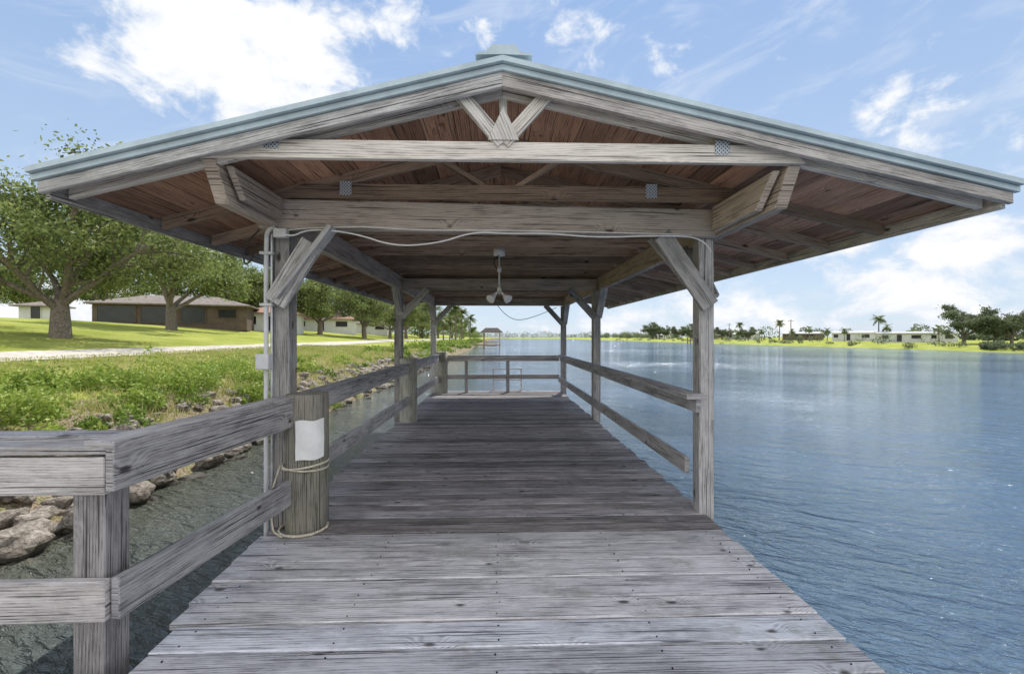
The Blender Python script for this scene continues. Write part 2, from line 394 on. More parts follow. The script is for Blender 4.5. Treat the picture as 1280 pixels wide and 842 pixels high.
curve('cable_thin',[(-1.6,3.54,2.32),(-1.2,3.54,2.36),(-.6,3.57,2.33),(0,3.6,2.345),(.8,3.65,2.345),(1.6,3.69,2.34)],.004,M_white,cb)
curve('cable_loop',[(-1.85,3.6,2.33),(-1.93,3.58,2.25),(-1.97,3.57,2.12),(-1.93,3.57,2.03),(-1.88,3.58,2.15)],.006,M_dark,cb)
curve('cable_sag',[(0.0,12.35,2.35),(.3,12.35,1.95),(.9,12.35,1.98),(1.6,12.35,2.3)],.008,M_dark,cb)
lamp=empty('hanging_lamp')
mb=MB(); mb.cyl((0.02,5.6,2.50),(0.02,5.6,2.58),.07,.07,16,1)
mb.cyl((0.02,5.6,2.02),(0.02,5.6,2.5),.009,.009,8,1)
mb.cyl((0.02,5.6,2.05),(0.02,5.6,2.12),.03,.022,12,1); mb.cyl((0.02,5.6,2.30),(0.02,5.6,2.36),.025,.025,12,1)
mb.build('stem',M_white,lamp,smooth=True)
mb=MB()
for s in (-1,1):
    mb.cyl((0.02+s*.015,5.58,2.06),(0.02+s*.06,5.55,2.01),.014,.02,10,2)
    mb.cyl((0.02+s*.055,5.56,2.015),(0.02+s*.11,5.50,1.955),.022,.055,16,3)
mb.build('flood_heads',M_white,lamp,smooth=True)
curve('bent_arm',[(.02,5.6,2.3),(-.05,5.6,2.38),(-.04,5.6,2.48),(.02,5.6,2.5)],.006,M_dark,lamp)

# ------------------------------------------------------------------ TERRAIN
prof=[(-2000,9),(-400,4.6),(-150,3.8),(-60,3.5),(-41,3.05),(-26,1.5),(-21,.92),(-17,.62),(-12,.55),(-8,.42),(-6.6,.02),(-5.8,-.35),(-5.1,-.85),(-4.2,-1.5),(-2,-2.6),(10,-3.2),(68,-3.0),(74,-1.6),(76.5,-.75),(79,-.2),(90,.2),(120,.6),(300,1.0),(2000,3)]
PX=np.array([p[0] for p in prof],float);PZ=np.array([p[1] for p in prof],float)
def gz(x,y):
    wob=0.35*mnoise.noise(Vector((0.0,y*0.28,3.1)))+.25*mnoise.noise(Vector((x*.5,y*0.9,7.1)))
    if y>25: wob+= (y-25)*0.004*mnoise.noise(Vector((5.,y*.03,1.)))*4
    xx=x+(wob if abs(x)<120 else 0)
    z=float(np.interp(xx,PX,PZ))
    if y>560:
        t=min(1,(y-560)/60); z=z*(1-t)+max(z,.6)*t
    if y<-150:
        t=min(1,(-150-y)/60); z=z*(1-t)+max(z,.6)*t
    if -30<x<-4: z+=.10*mnoise.noise(Vector((x*1.1,y*1.1,0)))*(1 if x>-9 else .4)
    elif x<-4: z+=.15*mnoise.noise(Vector((x*.1,y*.1,0)))
    return z
xs=sorted(set([-2000,-1200,-700,-400,-250,-150,-110,-85]+list(np.arange(-70,-30,2.5))+list(np.arange(-30,-9.9,.7))+list(np.arange(-9.5,-3.5,.22))+[-3,-2,0,5,20,40,60,68,72]+list(np.arange(73,82,.7))+list(range(84,130,5))+[150,200,300,500,900,2000]))
ys=[-2000,-600,-300,-210,-180,-150,-80,-40,-20,-10]+list(np.arange(-5,22,.3))+list(np.arange(22,60,1.0))+list(np.arange(60,200,4))+list(range(200,560,15))+[560,580,600,620,700,900,1300,2200]
V=[];F=[]
for yy in ys:
    for xx in xs: V.append((xx,yy,gz(xx,yy)))
nx=len(xs)
for j in range(len(ys)-1):
    for i in range(nx-1): F.append((j*nx+i,j*nx+i+1,(j+1)*nx+i+1,(j+1)*nx+i))
me=bpy.data.meshes.new('ground'); me.from_pydata(V,[],F); me.polygons.foreach_set('use_smooth',[True]*len(F))
m,nt,b=newmat('grass_ground'); pos=nt.new('ShaderNodeNewGeometry').outputs['Position']
n1=nt.noise(pos,.25,4,.65); n2=nt.noise(pos,3.0,4,.7); n3=nt.noise(pos,25.,2,.7)
col=nt.mix(nt.ramp(n1,.35,.68),(0.27,0.31,0.05,1),(0.42,0.44,0.11,1))
col=nt.mix(nt.ramp(n2,.50,.75,0,.6),col,(0.48,0.42,0.19,1))
col=nt.mix(nt.ramp(n3,.3,.65,.5,0),col,(0.13,0.17,0.03,1))
X_,Y_,Z_=nt.sep(pos)
zz=nt.m('ADD',Z_,nt.m('MULTIPLY',nt.m('SUBTRACT',n2,.5),1.1))
nx_=nt.ramp(zz,.14,.46,1,0)
soil=nt.mix(nt.ramp(n3,.35,.65),(0.12,0.09,0.06,1),(0.38,0.31,0.22,1))
soil=nt.mix(nt.ramp(n2,.45,.6,0,.4),soil,(0.22,0.24,0.07,1))
neg=nt.m('LESS_THAN',nt.m('ABSOLUTE',X_),15.0)
col=nt.mix(nt.m('MULTIPLY',nx_,neg),col,soil)
nt.l.new(col,b.inputs['Base Color']); b.inputs['Roughness'].default_value=.95; b.inputs['Specular IOR Level'].default_value=.1
bp=nt.new('ShaderNodeBump',{'Strength':.8,'Distance':.05}); nt.l.new(n3,bp.inputs['Height']); nt.l.new(bp.outputs[0],b.inputs['Normal'])
me.materials.append(m); o=bpy.data.objects.new('ground',me); scene.collection.objects.link(o)

V=[];F=[]
yl=list(np.arange(-30,60,1.0))+list(np.arange(60,240,4))
for yy in yl:
    c=-19.0+0.5*math.sin(yy*.05)
    for k in range(6):
        xx=c-1.7+k*3.4/5+(.12*mnoise.noise(Vector((k,yy*.7,0))) if k in(0,5) else 0); V.append((xx,yy,gz(xx,yy)+.035))
for j in range(len(yl)-1):
    for i in range(5): F.append((j*6+i,j*6+i+1,(j+1)*6+i+1,(j+1)*6+i))
me=bpy.data.meshes.new('gravel_path'); me.from_pydata(V,[],F); me.polygons.foreach_set('use_smooth',[True]*len(F))
me.materials.append(plain('pale_gravel',(0.47,0.43,0.37),.95,0,.2,3.0,.4)); o=bpy.data.objects.new('gravel_path',me); scene.collection.objects.link(o)

# ------------------------------------------------------------------ WATER
me=bpy.data.meshes.new('water'); me.from_pydata([(-8,-220,-.8),(84,-220,-.8),(84,620,-.8),(-8,620,-.8)],[],[(0,1,2,3)])
m,nt,b=newmat('canal_water'); pos=nt.new('ShaderNodeNewGeometry').outputs['Position']
X_,Y_,Z_=nt.sep(pos)
rx=nt.m('ADD',nt.m('MULTIPLY',X_,.90),nt.m('MULTIPLY',Y_,-.43)); ry=nt.m('ADD',nt.m('MULTIPLY',Y_,.90),nt.m('MULTIPLY',X_,.43))
w1=nt.noise(nt.comb(rx,nt.m('MULTIPLY',ry,2.4)),1.5,2,.5,.4,dim='2D')
w2=nt.noise(nt.comb(nt.m('MULTIPLY',rx,1.4),nt.m('MULTIPLY',ry,3.2)),4.6,3,.62,.3,dim='2D')
w0=nt.noise(nt.comb(rx,nt.m('MULTIPLY',ry,1.6)),.33,1,.5,dim='2D')
w3=nt.noise(nt.comb(nt.m('MULTIPLY',rx,.5),ry),.09,3,.6,dim='2D')
hgt=nt.m('ADD',nt.m('ADD',w1,nt.m('MULTIPLY',w0,1.6)),nt.m('MULTIPLY',w2,.42))
bp=nt.new('ShaderNodeBump',{'Distance':.40}); nt.l.new(hgt,bp.inputs['Height']); nt.l.new(nt.ramp(w3,.3,.7,.45,1.0),bp.inputs['Strength'])
nt.l.new(bp.outputs[0],b.inputs['Normal'])
lf=nt.ramp(X_,-6.,2.,1,0)
nt.l.new(nt.mix(lf,(0.085,0.145,0.235,1),(0.12,0.125,0.09,1)),b.inputs['Base Color']); b.inputs['Roughness'].default_value=.07; b.inputs['IOR'].default_value=1.34
me.materials.append(m); o=bpy.data.objects.new('water',me); scene.collection.objects.link(o)

# ------------------------------------------------------------------ FOLIAGE HELPERS
def leafmat(name,c1,c2,c3,tl=.3):
    m,nt,b=newmat(name)
    rnd=nt.new('ShaderNodeAttribute',attribute_name='rnd').outputs['Fac']
    cr=nt.new('ShaderNodeValToRGB'); nt.l.new(rnd,cr.inputs[0]); e=cr.color_ramp.elements
    e[0].color=c4(c1);e[1].color=c4(c3); k=e.new(.5); k.color=c4(c2)
    nt.l.new(cr.outputs[0],b.inputs['Base Color']); b.inputs['Roughness'].default_value=.55; b.inputs['Specular IOR Level'].default_value=.35
    tr=nt.new('ShaderNodeBsdfTranslucent'); nt.l.new(cr.outputs[0],tr.inputs[0])
    mx=nt.new('ShaderNodeMixShader',{0:tl}); nt.l.new(b.outputs[0],mx.inputs[1]); nt.l.new(tr.outputs[0],mx.inputs[2])
    nt.l.new(mx.outputs[0],nt.n['Material Output'].inputs[0]); return m
M_leaf=leafmat('oak_leaves',(0.075,0.10,0.03),(0.18,0.23,0.065),(0.34,0.39,0.14),.38)
M_leaf2=leafmat('weed_leaves',(0.08,0.14,0.02),(0.22,0.32,0.045),(0.42,0.48,0.11))
M_grassb=leafmat('grass_blades',(0.17,0.22,0.04),(0.34,0.37,0.09),(0.56,0.49,0.25))
M_far=leafmat('distant_leaves',(0.09,0.115,0.07),(0.15,0.185,0.095),(0.23,0.26,0.14))
M_bark=plain('bark',(0.18,0.15,0.12),.95,0,.4,9)
M_palm=leafmat('palm_leaves',(0.07,0.10,0.03),(0.12,0.16,0.04),(0.22,0.24,0.08))
def np_mesh(name,verts,faces_n,loops,rnd,mats,mi=None,link=True):
    me=bpy.data.meshes.new(name); nv=len(verts); nf=len(faces_n)
    me.vertices.add(nv); me.vertices.foreach_set('co',np.asarray(verts,np.float32).ravel())
    me.loops.add(len(loops)); me.loops.foreach_set('vertex_index',np.asarray(loops,np.int32))
    me.polygons.add(nf); st=np.concatenate([[0],np.cumsum(faces_n)[:-1]]).astype(np.int32)
    me.polygons.foreach_set('loop_start',st); me.polygons.foreach_set('loop_total',np.asarray(faces_n,np.int32))
    if mi is not None: me.polygons.foreach_set('material_index',np.asarray(mi,np.int32))
    at=me.attributes.new('rnd','FLOAT','FACE'); at.data.foreach_set('value',np.asarray(rnd,np.float32))
    for m in mats: me.materials.append(m)
    me.update(calc_edges=True); me.validate(); return me
def leaf_quads(C,size,rnd_base,flat=0.0):
    N=len(C); a=rng.normal(size=(N,3)); a[:,2]*=(1-flat); a/=np.linalg.norm(a,axis=1,keepdims=True)
    t=rng.normal(size=(N,3)); bb=np.cross(a,t); bb/=np.linalg.norm(bb,axis=1,keepdims=True)
    s=(size*rng.uniform(.6,1.3,N))[:,None]
    V=np.stack([C-a*s*.55,C+bb*s*.27,C+a*s*.55,C-bb*s*.27],axis=1).reshape(-1,3)
    return V,np.clip(rnd_base+rng.normal(0,.15,N),0,1)
def tube(path,r0,r1,seg=7):
    V=[];F=[]; n=len(path)
    for k,p in enumerate(path):
        d=(path[min(k+1,n-1)]-path[max(k-1,0)]).normalized()
        t=Vector((1,0,0)) if abs(d.x)<.8 else Vector((0,1,0)); e1=d.cross(t).normalized(); e2=d.cross(e1)
        r=r0+(r1-r0)*k/(n-1)
        for j in range(seg):
            an=2*math.pi*j/seg; V.append(p+e1*(r*math.cos(an))+e2*(r*math.sin(an)))
    for k in range(n-1):
        for j in range(seg): F.append((k*seg+j,k*seg+(j+1)%seg,(k+1)*seg+(j+1)%seg,(k+1)*seg+j))
    return V,F
def make_tree(name,h,spread,seed,leaf,nper,mat,limbs=7,sub=(5,4),clear=.13):
    rd=random.Random(seed); V=[];F=[];tips=[]
    def add(path,r0,r1,seg):
        v,f=tube(path,r0,r1,seg); o=len(V); V.extend(v); F.extend([tuple(i+o for i in q) for q in f])
    def grow(p,d,L,r,lev):
        n=5; path=[p.copy()]; q=p.copy(); dd=d.copy()
        for k in range(n):
            dd=(dd+Vector((rd.uniform(-.22,.22),rd.uniform(-.22,.22),rd.uniform(-.16,.14)+(.05 if lev==1 else -.03)))).normalized()
            q=q+dd*(L/n); path.append(q.copy())
            if lev>=2 and k>=2: tips.append((q.copy(),lev))
        add(path,r,r*.35,7 if lev<2 else 4)
        if lev<=2:
            cnt=sub[lev-1]
            for c in range(cnt):
                t=rd.uniform(.35,1.0); i=min(n,int(t*n)); base=path[i]
                nd=(dd+Vector((rd.uniform(-1,1),rd.uniform(-1,1),rd.uniform(-.45,.75)))).normalized()
                grow(base,nd,L*rd.uniform(.42,.62),r*.42,lev+1)
        tips.append((q.copy(),lev))
    th=h*.2; tr=h*.032
    lean=Vector((rd.uniform(-.06,.06),rd.uniform(-.06,.06),1))
    tp=[Vector((0,0,-.4)),Vector((0,0,.05)),lean*(th*.4),lean*(th*.75),lean*th]
    v,f=tube(tp,tr*1.5,tr*.95,10); o=len(V); V.extend(v); F.extend([tuple(i+o for i in q) for q in f])
    top=tp[-1]
    for i in range(limbs):
        an=2*math.pi*(i+rd.uniform(-.25,.25))/limbs; e=R(rd.choice([18,30,42,58,72])+rd.uniform(-6,6))
        d=Vector((math.cos(an)*math.cos(e),math.sin(an)*math.cos(e),math.sin(e)))
        L=(spread*.62)*math.cos(e)+(h*.42)*math.sin(e)
        grow(top-Vector((0,0,rd.uniform(0,th*.35))),d,L*rd.uniform(.85,1.1),tr*.55,1)
    nb=len(V); C=[];rb=[]
    for (p,lev) in tips:
        k=rd.randint(int(nper*.4),nper); cr=h*.044*rd.uniform(.6,1.4); sh=rd.uniform(.1,.85)
        c=rng.normal(size=(k,3))*np.array([cr,cr,cr*.6])+np.array(p); C.append(c); 
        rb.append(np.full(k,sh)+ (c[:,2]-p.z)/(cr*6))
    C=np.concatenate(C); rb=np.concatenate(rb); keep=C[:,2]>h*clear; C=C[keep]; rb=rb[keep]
    LV,lr=leaf_quads(C,leaf,rb)
    allV=np.concatenate([np.array([tuple(v) for v in V]),LV]); nL=len(C)
    loops=np.concatenate([np.array(F).ravel(),np.arange(nL*4)+nb])
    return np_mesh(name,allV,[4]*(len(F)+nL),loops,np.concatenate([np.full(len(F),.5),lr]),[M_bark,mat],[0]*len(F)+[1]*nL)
T1=make_tree('oak_mesh',12.0,8.6,11,.22,62,M_leaf,9,(5,4))
T2=make_tree('oak_mesh_b',10.5,8,5,.28,42,M_leaf,7,(5,4),.26)
T3=make_tree('oak_mesh_c',9.5,7,23,.30,42,M_leaf,7,(5,4),.26)
T4=make_tree('far_tree_mesh',9,8,31,.42,30,M_far,7,(4,4))
def place(name,me,x,y,s=1.0,rot=0.0,dz=0,sz=None):
    o=bpy.data.objects.new(name,me); scene.collection.objects.link(o)
    o.location=(x,y,gz(x,y)+dz); o.scale=(s,s,s if sz is None else sz); o.rotation_euler=(0,0,rot); return o
place('oak_tree',T1,-25.6,27.5,1.0,1.9,sz=.93)
for (px_,Y,h,me) in [(-.70,47,1.12,T2),(-.60,66,1.0,T3),(-.84,78,1.2,T2),(-.50,74,1.05,T3),(-.555,84,1.05,T2),(-.385,76,1.05,T3),(-.29,82,.95,T2),(-.44,95,1.1,T3),
        (-.33,105,1.1,T2),(-.235,100,.95,T3),(-.20,118,1.0,T2),(-.26,135,1.15,T3),(-.165,140,1.05,T2),(-.13,165,1.0,T3),(-.10,200,1.1,T2),(-.075,240,1.1,T3),(-1.0,66,1.0,T3),(-1.15,74,1.1,T2)]:
    place('oak_tree',me,px_*Y,Y,h,random.uniform(0,6.28),sz=h*1.12)
for (k,Y,h) in [(1.058,85,.85),(1.13,82,.7),(1.17,80,.7),(.345,262,1.1),(.36,255,.95),(.43,215,.85),(.50,190,.6),(.56,165,.55),(.40,240,.75),(.47,205,.6)]:
    place('shade_tree',T4,k*Y,Y,h,random.uniform(0,6.28),sz=h*1.1)
def make_palm(name,h,seed):
    rd=random.Random(seed); V=[];F=[];n=0
    path=[Vector((0.25*math.sin(k*.35),0,h*k/6)) for k in range(7)]
    v,f=tube(path,.2,.13,8); V+=[tuple(a) for a in v]; F+=f; nb=len(F)
    top=path[-1]
    for i in range(26):
        an=rd.uniform(0,6.28); el_=rd.uniform(-.5,1.2); L=rd.uniform(1.7,2.4)
        d=Vector((math.cos(an)*math.cos(el_),math.sin(an)*math.cos(el_),math.sin(el_))); p=top.copy()
        sd=Vector((-math.sin(an),math.cos(an),0))
        for k in range(8):
            q=p+d*(L/8); d=(d+Vector((0,0,-.17))).normalized()
            for s in (-1,1):
                ln=.55*math.sin(math.pi*(k+1.2)/9.5)+.08
                o=len(V); tip=q+sd*(s*ln)+d*(.25)+Vector((0,0,-.22*ln))
                V+= [tuple(p),tuple(q),tuple(tip),tuple(tip-d*.09)]; F.append((o,o+1,o+2,o+3))
            p=q
    return np_mesh(name,np.array(V),[4]*len(F),np.array(F).ravel(),[.5]*nb+list(rng.uniform(0,1,len(F)-nb)),[M_bark,M_palm],[0]*nb+[1]*(len(F)-nb))
P1=make_palm('palm_mesh',6.5,3); P2=make_palm('palm_mesh_b',5.2,9)
for (k,Y,s) in [(-.092,110,1.15),(-.105,116,1.0),(-.080,122,1.1),(-.118,104,.9),(-.06,150,1.1)]: place('palm_tree',P1 if s>1 else P2,k*Y,Y,s,random.uniform(0,6))
for (k,Y,s) in [(.86,108,.85),(.88,110,.7),(.74,125,.6),(.70,132,.7),(.78,120,.55),(.63,150,.9),(.59,160,.6),(.54,175,.9),(.66,140,.6),(1.0,95,.6)]: place('palm_tree',P1 if s>.75 else P2,k*Y,Y,s,random.uniform(0,6))
def mass(name,pts,leaf,mat):
    C=[];rb=[]
    for (x,y,r,hh,n) in pts:
        d=rng.normal(size=(n,3)); d/=np.linalg.norm(d,axis=1,keepdims=True); rad=rng.uniform(.45,1.05,n)**.5
        c=d*rad[:,None]*np.array([r,r,hh*.5])+np.array([x,y,gz(x,y)+hh*.45]); C.append(c)
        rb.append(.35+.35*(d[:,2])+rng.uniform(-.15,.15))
    C=np.concatenate(C);rb=np.concatenate(rb); V,lr=leaf_quads(C,leaf,rb); N=len(C)
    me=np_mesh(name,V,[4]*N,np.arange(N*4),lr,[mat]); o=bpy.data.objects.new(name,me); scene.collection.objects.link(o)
pts=[]
for i in range(60):
    x=-90+i*5+random.uniform(-2,2); pts.append((x,650+random.uniform(-15,15),random.uniform(4,8),random.uniform(5,11),200))
for i in range(75):
    t=random.uniform(0,1)**.7; y=130+t*430; x=random.uniform(90,150)+t*20; pts.append((x,y,random.uniform(2,5),random.uniform(2.5,6.5),200))
for i in range(50):
    y=random.uniform(60,130); x=random.uniform(118,190); pts.append((x,y,random.uniform(1.5,3),random.uniform(2,4),160))
mass('distant_tree_line',pts,.9,M_far)
pts=[]
for i in range(46):
    y=random.uniform(120,520); x=random.uniform(-60,-14); pts.append((x,y,random.uniform(3,5),random.uniform(4,8),260))
mass('background_trees',pts,.7,M_leaf)
pts=[]
for i in range(40): pts.append((random.uniform(77.5,81),random.uniform(58,72),random.uniform(.5,1.1),random.uniform(.6,1.4),150))
for i in range(40):
    y=random.uniform(75,300); pts.append((random.uniform(77.5,80),y,random.uniform(.4,1.3),random.uniform(.5,1.1),90))
for i in range(34):
    y=random.uniform(85,260); pts.append((random.uniform(84,96),y,random.uniform(.8,2.0),random.uniform(1.2,2.6),140))
mass('shoreline_shrubs',pts,.3,M_far)

# ------------------------------------------------------------------ NEAR BANK
C=[];rb=[];S=[]
def bush(x,y,r,h,n,ls,sh):
    z=gz(x,y); d=rng.normal(size=(n,3)); d/=np.linalg.norm(d,axis=1,keepdims=True); rad=rng.uniform(.2,1,n)**.5
    d[:,2]=abs(d[:,2])
    c=d*rad[:,None]*np.array([r,r,h])*(1+.3*np.sin(d[:,0:1]*5+x)*np.cos(d[:,1:2]*4+y))+np.array([x,y,z]); C.append(c); rb.append(sh+.3*(d[:,2]-.5)); S.append(np.full(n,ls))
for (x,y,r,h) in [(-7.5,10.3,.8,.85),(-7.3,11.2,.65,.65),(-8.1,9.6,.6,.5),(-7.0,9.1,.4,.4),(-6.4,6.7,.3,.3),(-7.3,7.2,.55,.5),(-7.8,13.5,.9,.7),(-6.8,13,.6,.6),(-5.5,9.6,.35,.4),(-5.3,13.2,.45,.5),(-5.3,6.1,.25,.3),(-8.6,7.7,.6,.5),(-9.0,9.0,.5,.5),(-6.2,11.8,.4,.4)]:
    bush(x,y,r,h,1500,.075,.6)
for i in range(190):
    y=3+60*random.random()**1.5; x=-6.1-3.2*random.random()**1.0; r=random.uniform(.12,.45)
    bush(x,y,r,r*random.uniform(.5,1.3),int(240 if y<25 else 120),.07 if y<14 else .11,random.uniform(.15,.75))
for i in range(34):
    y=3.8+20*random.random(); x=-5.45+random.uniform(-.4,.3); bush(x,y,.17,random.uniform(.15,.42),170,.055,.7)
for i in range(120):
    y=30+170*random.random(); x=-5.3-4*random.random(); r=random.uniform(.4,1.1); bush(x,y,r,r*.7,110,.28,random.uniform(.1,.6))
C=np.concatenate(C);rb=np.concatenate(rb);S=np.concatenate(S); V,lr=leaf_quads(C,S,rb); N=len(C)
o=bpy.data.objects.new('bank_weeds',np_mesh('bank_weeds',V,[4]*N,np.arange(N*4),lr,[M_leaf2])); scene.collection.objects.link(o)
NB=80000; yy=2+42*rng.random(NB)**1.6; xx=-5.9-12*rng.random(NB)**1.1; V=np.zeros((NB,3,3)); rr=np.zeros(NB)
for i in range(NB):
    x,y=float(xx[i]),float(yy[i]); z=gz(x,y); nn=mnoise.noise(Vector((x*.8,y*.8,4)))
    hh=(.05+.03*y/20) if x<-9.5 else .10+.16*max(0,nn); hh*=random.uniform(.6,1.6); an=random.uniform(0,6.28); w=.005+.0010*y
    dx,dy=math.cos(an)*w,math.sin(an)*w; lx,ly=random.uniform(-.6,.6)*hh,random.uniform(-.6,.6)*hh
    V[i]=[(x-dx,y-dy,z-.01),(x+dx,y+dy,z-.01),(x+lx,y+ly,z+hh)]; rr[i]=min(1,max(0,.5+.5*nn+random.uniform(-.25,.4)+(.35 if x>-8 and nn<0.05 else 0)))
o=bpy.data.objects.new('grass',np_mesh('grass',V.reshape(-1,3),[3]*NB,np.arange(NB*3),rr,[M_grassb])); scene.collection.objects.link(o)
import bmesh
bm0=bmesh.new(); bmesh.ops.create_icosphere(bm0,subdivisions=3,radius=1); base=[v.co.copy() for v in bm0.verts]; fac=[tuple(v.index for v in f.verts) for f in bm0.faces]; bm0.free()
V=[];F=[]
def rock(x,y,z,r):
    o=len(V); sd=Vector((random.uniform(-50,50),random.uniform(-50,50),0)); a=random.uniform(0,6.28); sc=(r*random.uniform(.8,1.3),r*random.uniform(.7,1.1),r*random.uniform(.5,.8))
    for v in base:
        k=1+.45*mnoise.noise(v*1.1+sd)+.14*mnoise.noise(v*3.5+sd)+.05*mnoise.noise(v*8+sd); q=Vector((v.x*sc[0]*k,v.y*sc[1]*k,v.z*sc[2]*k))
        m_=max(abs(v.x),abs(v.y),abs(v.z)); q*= (.75+.25/m_)*.85
        V.append((x+q.x*math.cos(a)-q.y*math.sin(a),y+q.x*math.sin(a)+q.y*math.cos(a),z+q.z))
    F.extend([tuple(i+o for i in f) for f in fac])
for (x,y,r) in [(-5.1,5.0,.38),(-5.6,4.7,.32),(-4.9,5.6,.24),(-5.6,5.7,.30),(-5.0,6.5,.25),(-5.5,7.6,.28),(-5.2,7.2,.24),(-5.1,8.3,.24),(-6.1,5.2,.3),(-5.3,9.4,.28),(-5.1,10.6,.25)]: rock(x,y,-.68,r)
for i in range(900):
    y=2.5+42*random.random()**1.3; x=-4.85-1.9*random.random()**1.1; rock(x,y,max(gz(x,y),-.92)+.05,random.uniform(.06,.21)*(1 if y<20 else 1.4))
me=bpy.data.meshes.new('riprap_rocks'); me.from_pydata(V,[],F); me.polygons.foreach_set('use_smooth',[False]*len(F))
m,nt,b=newmat('rock'); pos=nt.new('ShaderNodeNewGeometry').outputs['Position']
n=nt.noise(pos,4,5,.7); n2=nt.noise(pos,22,3,.7); col=nt.mix(nt.ramp(n,.3,.7),(0.13,0.105,0.085,1),(0.42,0.37,0.31,1)); col=nt.mix(nt.ramp(n2,.35,.6,.6,0),col,(0.06,0.05,0.04,1))
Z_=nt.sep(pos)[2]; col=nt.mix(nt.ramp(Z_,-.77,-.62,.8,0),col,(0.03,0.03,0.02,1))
nt.l.new(col,b.inputs['Base Color']); b.inputs['Roughness'].default_value=.9
bp=nt.new('ShaderNodeBump',{'Strength':.8,'Distance':.03}); nt.l.new(n2,bp.inputs['Height']); nt.l.new(bp.outputs[0],b.inputs['Normal'])
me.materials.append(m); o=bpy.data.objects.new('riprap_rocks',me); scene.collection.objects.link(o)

# ------------------------------------------------------------------ BUILDINGS
M_wb=plain('brown_wall',(0.12,0.085,0.065),.85,0,.2,1.5); M_ww=plain('white_wall',(0.62,0.62,0.60),.8,0,.06,1)
M_rf=plain('shingle_roof',(0.20,0.17,0.15),.9,0,.25,3); M_rw=plain('pale_roof',(0.42,0.42,0.42),.7,0,.1,1); M_gl=plain('dark_screen',(0.02,0.022,0.025),.25,0,.3,1)
M_rs=plain('red_brown_roof',(0.30,0.18,0.13),.9,0,.2,2)
def house(name,x,y,L,D,H,rh,rot,wall,roof,wins,hip=True,ov=.6):
    e=empty(name); e.location=(x,y,gz(x,y)-.1); e.rotation_euler=(0,0,rot)
    mb=MB(); mb.board((-L/2,0,H/2-.3),(L/2,0,H/2-.3),D,H+.6); mb.build('walls',wall,e)
    mb=MB(); a,c=L/2+ov,D/2+ov; hx=(a-c) if hip else a
    P=[(-a,-c,H),(a,-c,H),(a,c,H),(-a,c,H),(-hx,0,H+rh),(hx,0,H+rh),(-a,-c,H-.15),(a,-c,H-.15),(a,c,H-.15),(-a,c,H-.15)]
    mb.v=P
    for f in [(0,1,5,4),(1,2,5),(2,3,4,5),(3,0,4),(6,9,8,7),(0,6,7,1),(1,7,8,2),(2,8,9,3),(3,9,6,0)]: mb.face(list(f),[(P[i][0],P[i][1]) for i in f],.5)
    mb.build('roof',roof,e)
    mb=MB(); mf=MB()
    for (wx,ww,z0,z1) in wins:
        for s in (-1,1):
            yy=s*(D/2+.02); mb.board((wx-ww/2,yy,(z0+z1)/2),(wx+ww/2,yy,(z0+z1)/2),.03,z1-z0)
            for (aa,bb_) in ((wx-ww/2,z0),(wx+ww/2,z0)): mf.board((aa,yy+s*.03,z0),(aa,yy+s*.03,z1),.08,.06,up=(0,1,0))
            mf.board((wx-ww/2,yy+s*.03,z1),(wx+ww/2,yy+s*.03,z1),.06,.1); mf.board((wx-ww/2,yy+s*.03,z0),(wx+ww/2,yy+s*.03,z0),.06,.08)
    mb.build('windows_and_doors',M_gl,e); mf.build('frames',M_ww if wall is not M_wb else M_wb,e)
house('ranch_house',-40.5,60,15.5,8,2.6,1.3,.35,M_wb,M_rf,[(-5.5,3.6,.3,2.3),(-1.6,3.2,.3,2.3),(2.0,2.6,.3,2.3),(5.6,2.0,1.0,2.1)])
house('suburban_house',-33,68,7,7,2.7,1.2,.2,M_ww,M_rs,[(-2,1.6,1,2.2),(.4,1.0,0.1,2.2),(2.3,1.2,1,2.2)])
house('suburban_house',-38,100,14,8,2.7,1.4,.3,M_ww,M_rs,[(-4,2,1,2.2),(0,1.2,.1,2.2),(4,2.4,1,2.2)])
house('suburban_house',-36,125,12,8,2.7,1.5,.2,M_ww,M_rf,[(-4,2,1,2.2),(0,1.2,.1,2.2),(4,2.4,1,2.2)])
house('garden_shed',-56,58,3.2,3,2.0,.6,.3,M_ww,M_rf,[(0,1,.1,1.9)])
house('mobile_home',97,103,14,4.5,2.2,.4,-.6,M_ww,M_rw,[(-5.5,1.2,.9,1.8),(-3,1.0,.2,1.9),(0,1.8,.9,1.8),(3,1,.9,1.8),(5.5,1.4,.9,1.8)],False,.3)
for (x,y,L,w) in [(103,128,10,M_ww),(106,155,11,M_wb),(104,190,12,M_ww),(108,235,12,M_wb),(108,300,14,M_ww)]:
    house('mobile_home',x,y,L,5,2.4,.6,-.9,w,M_rw,[(-4,1.2,1,2),(-1,1.0,.2,2.1),(3,1.8,1,2)],False,.3)
bh=empty('neighbour_boathouse'); mb=MB(); bx,by=-1.2,93
mb.board((-8,by,-.1),(bx+1.8,by,-.1),2.0,.15)
mb.board((bx-1.8,by,-.12),(bx+1.8,by,-.12),5,.14)
for sx in (-1.6,1.6):
    for sy in (-2.3,2.3): mb.board((bx+sx,by+sy,-2.5),(bx+sx,by+sy,2.4),.2,.2,up=(0,1,0))
for z in (.5,1.0): mb.board((bx-1.6,by-2.3,z),(bx+1.6,by-2.3,z),.05,.12)
mb.build('frame',M_truss,bh)
mb=MB(); mb.prism([(bx-2.3,2.4),(bx+2.3,2.4),(bx+1.2,3.3),(bx-1.2,3.3)],by-3,by+3); mb.build('roof',M_rf,bh)
mb=MB(); mb.board((bx-1.2,by-1,.2),(bx+1.2,by-1,.2),2.0,1.1); mb.build('boat_hull',M_ww,bh,.2)
fd=empty('far_boat_dock'); mb=MB()
mb.board((66,155,-.1),(78,155,-.1),2,.15)
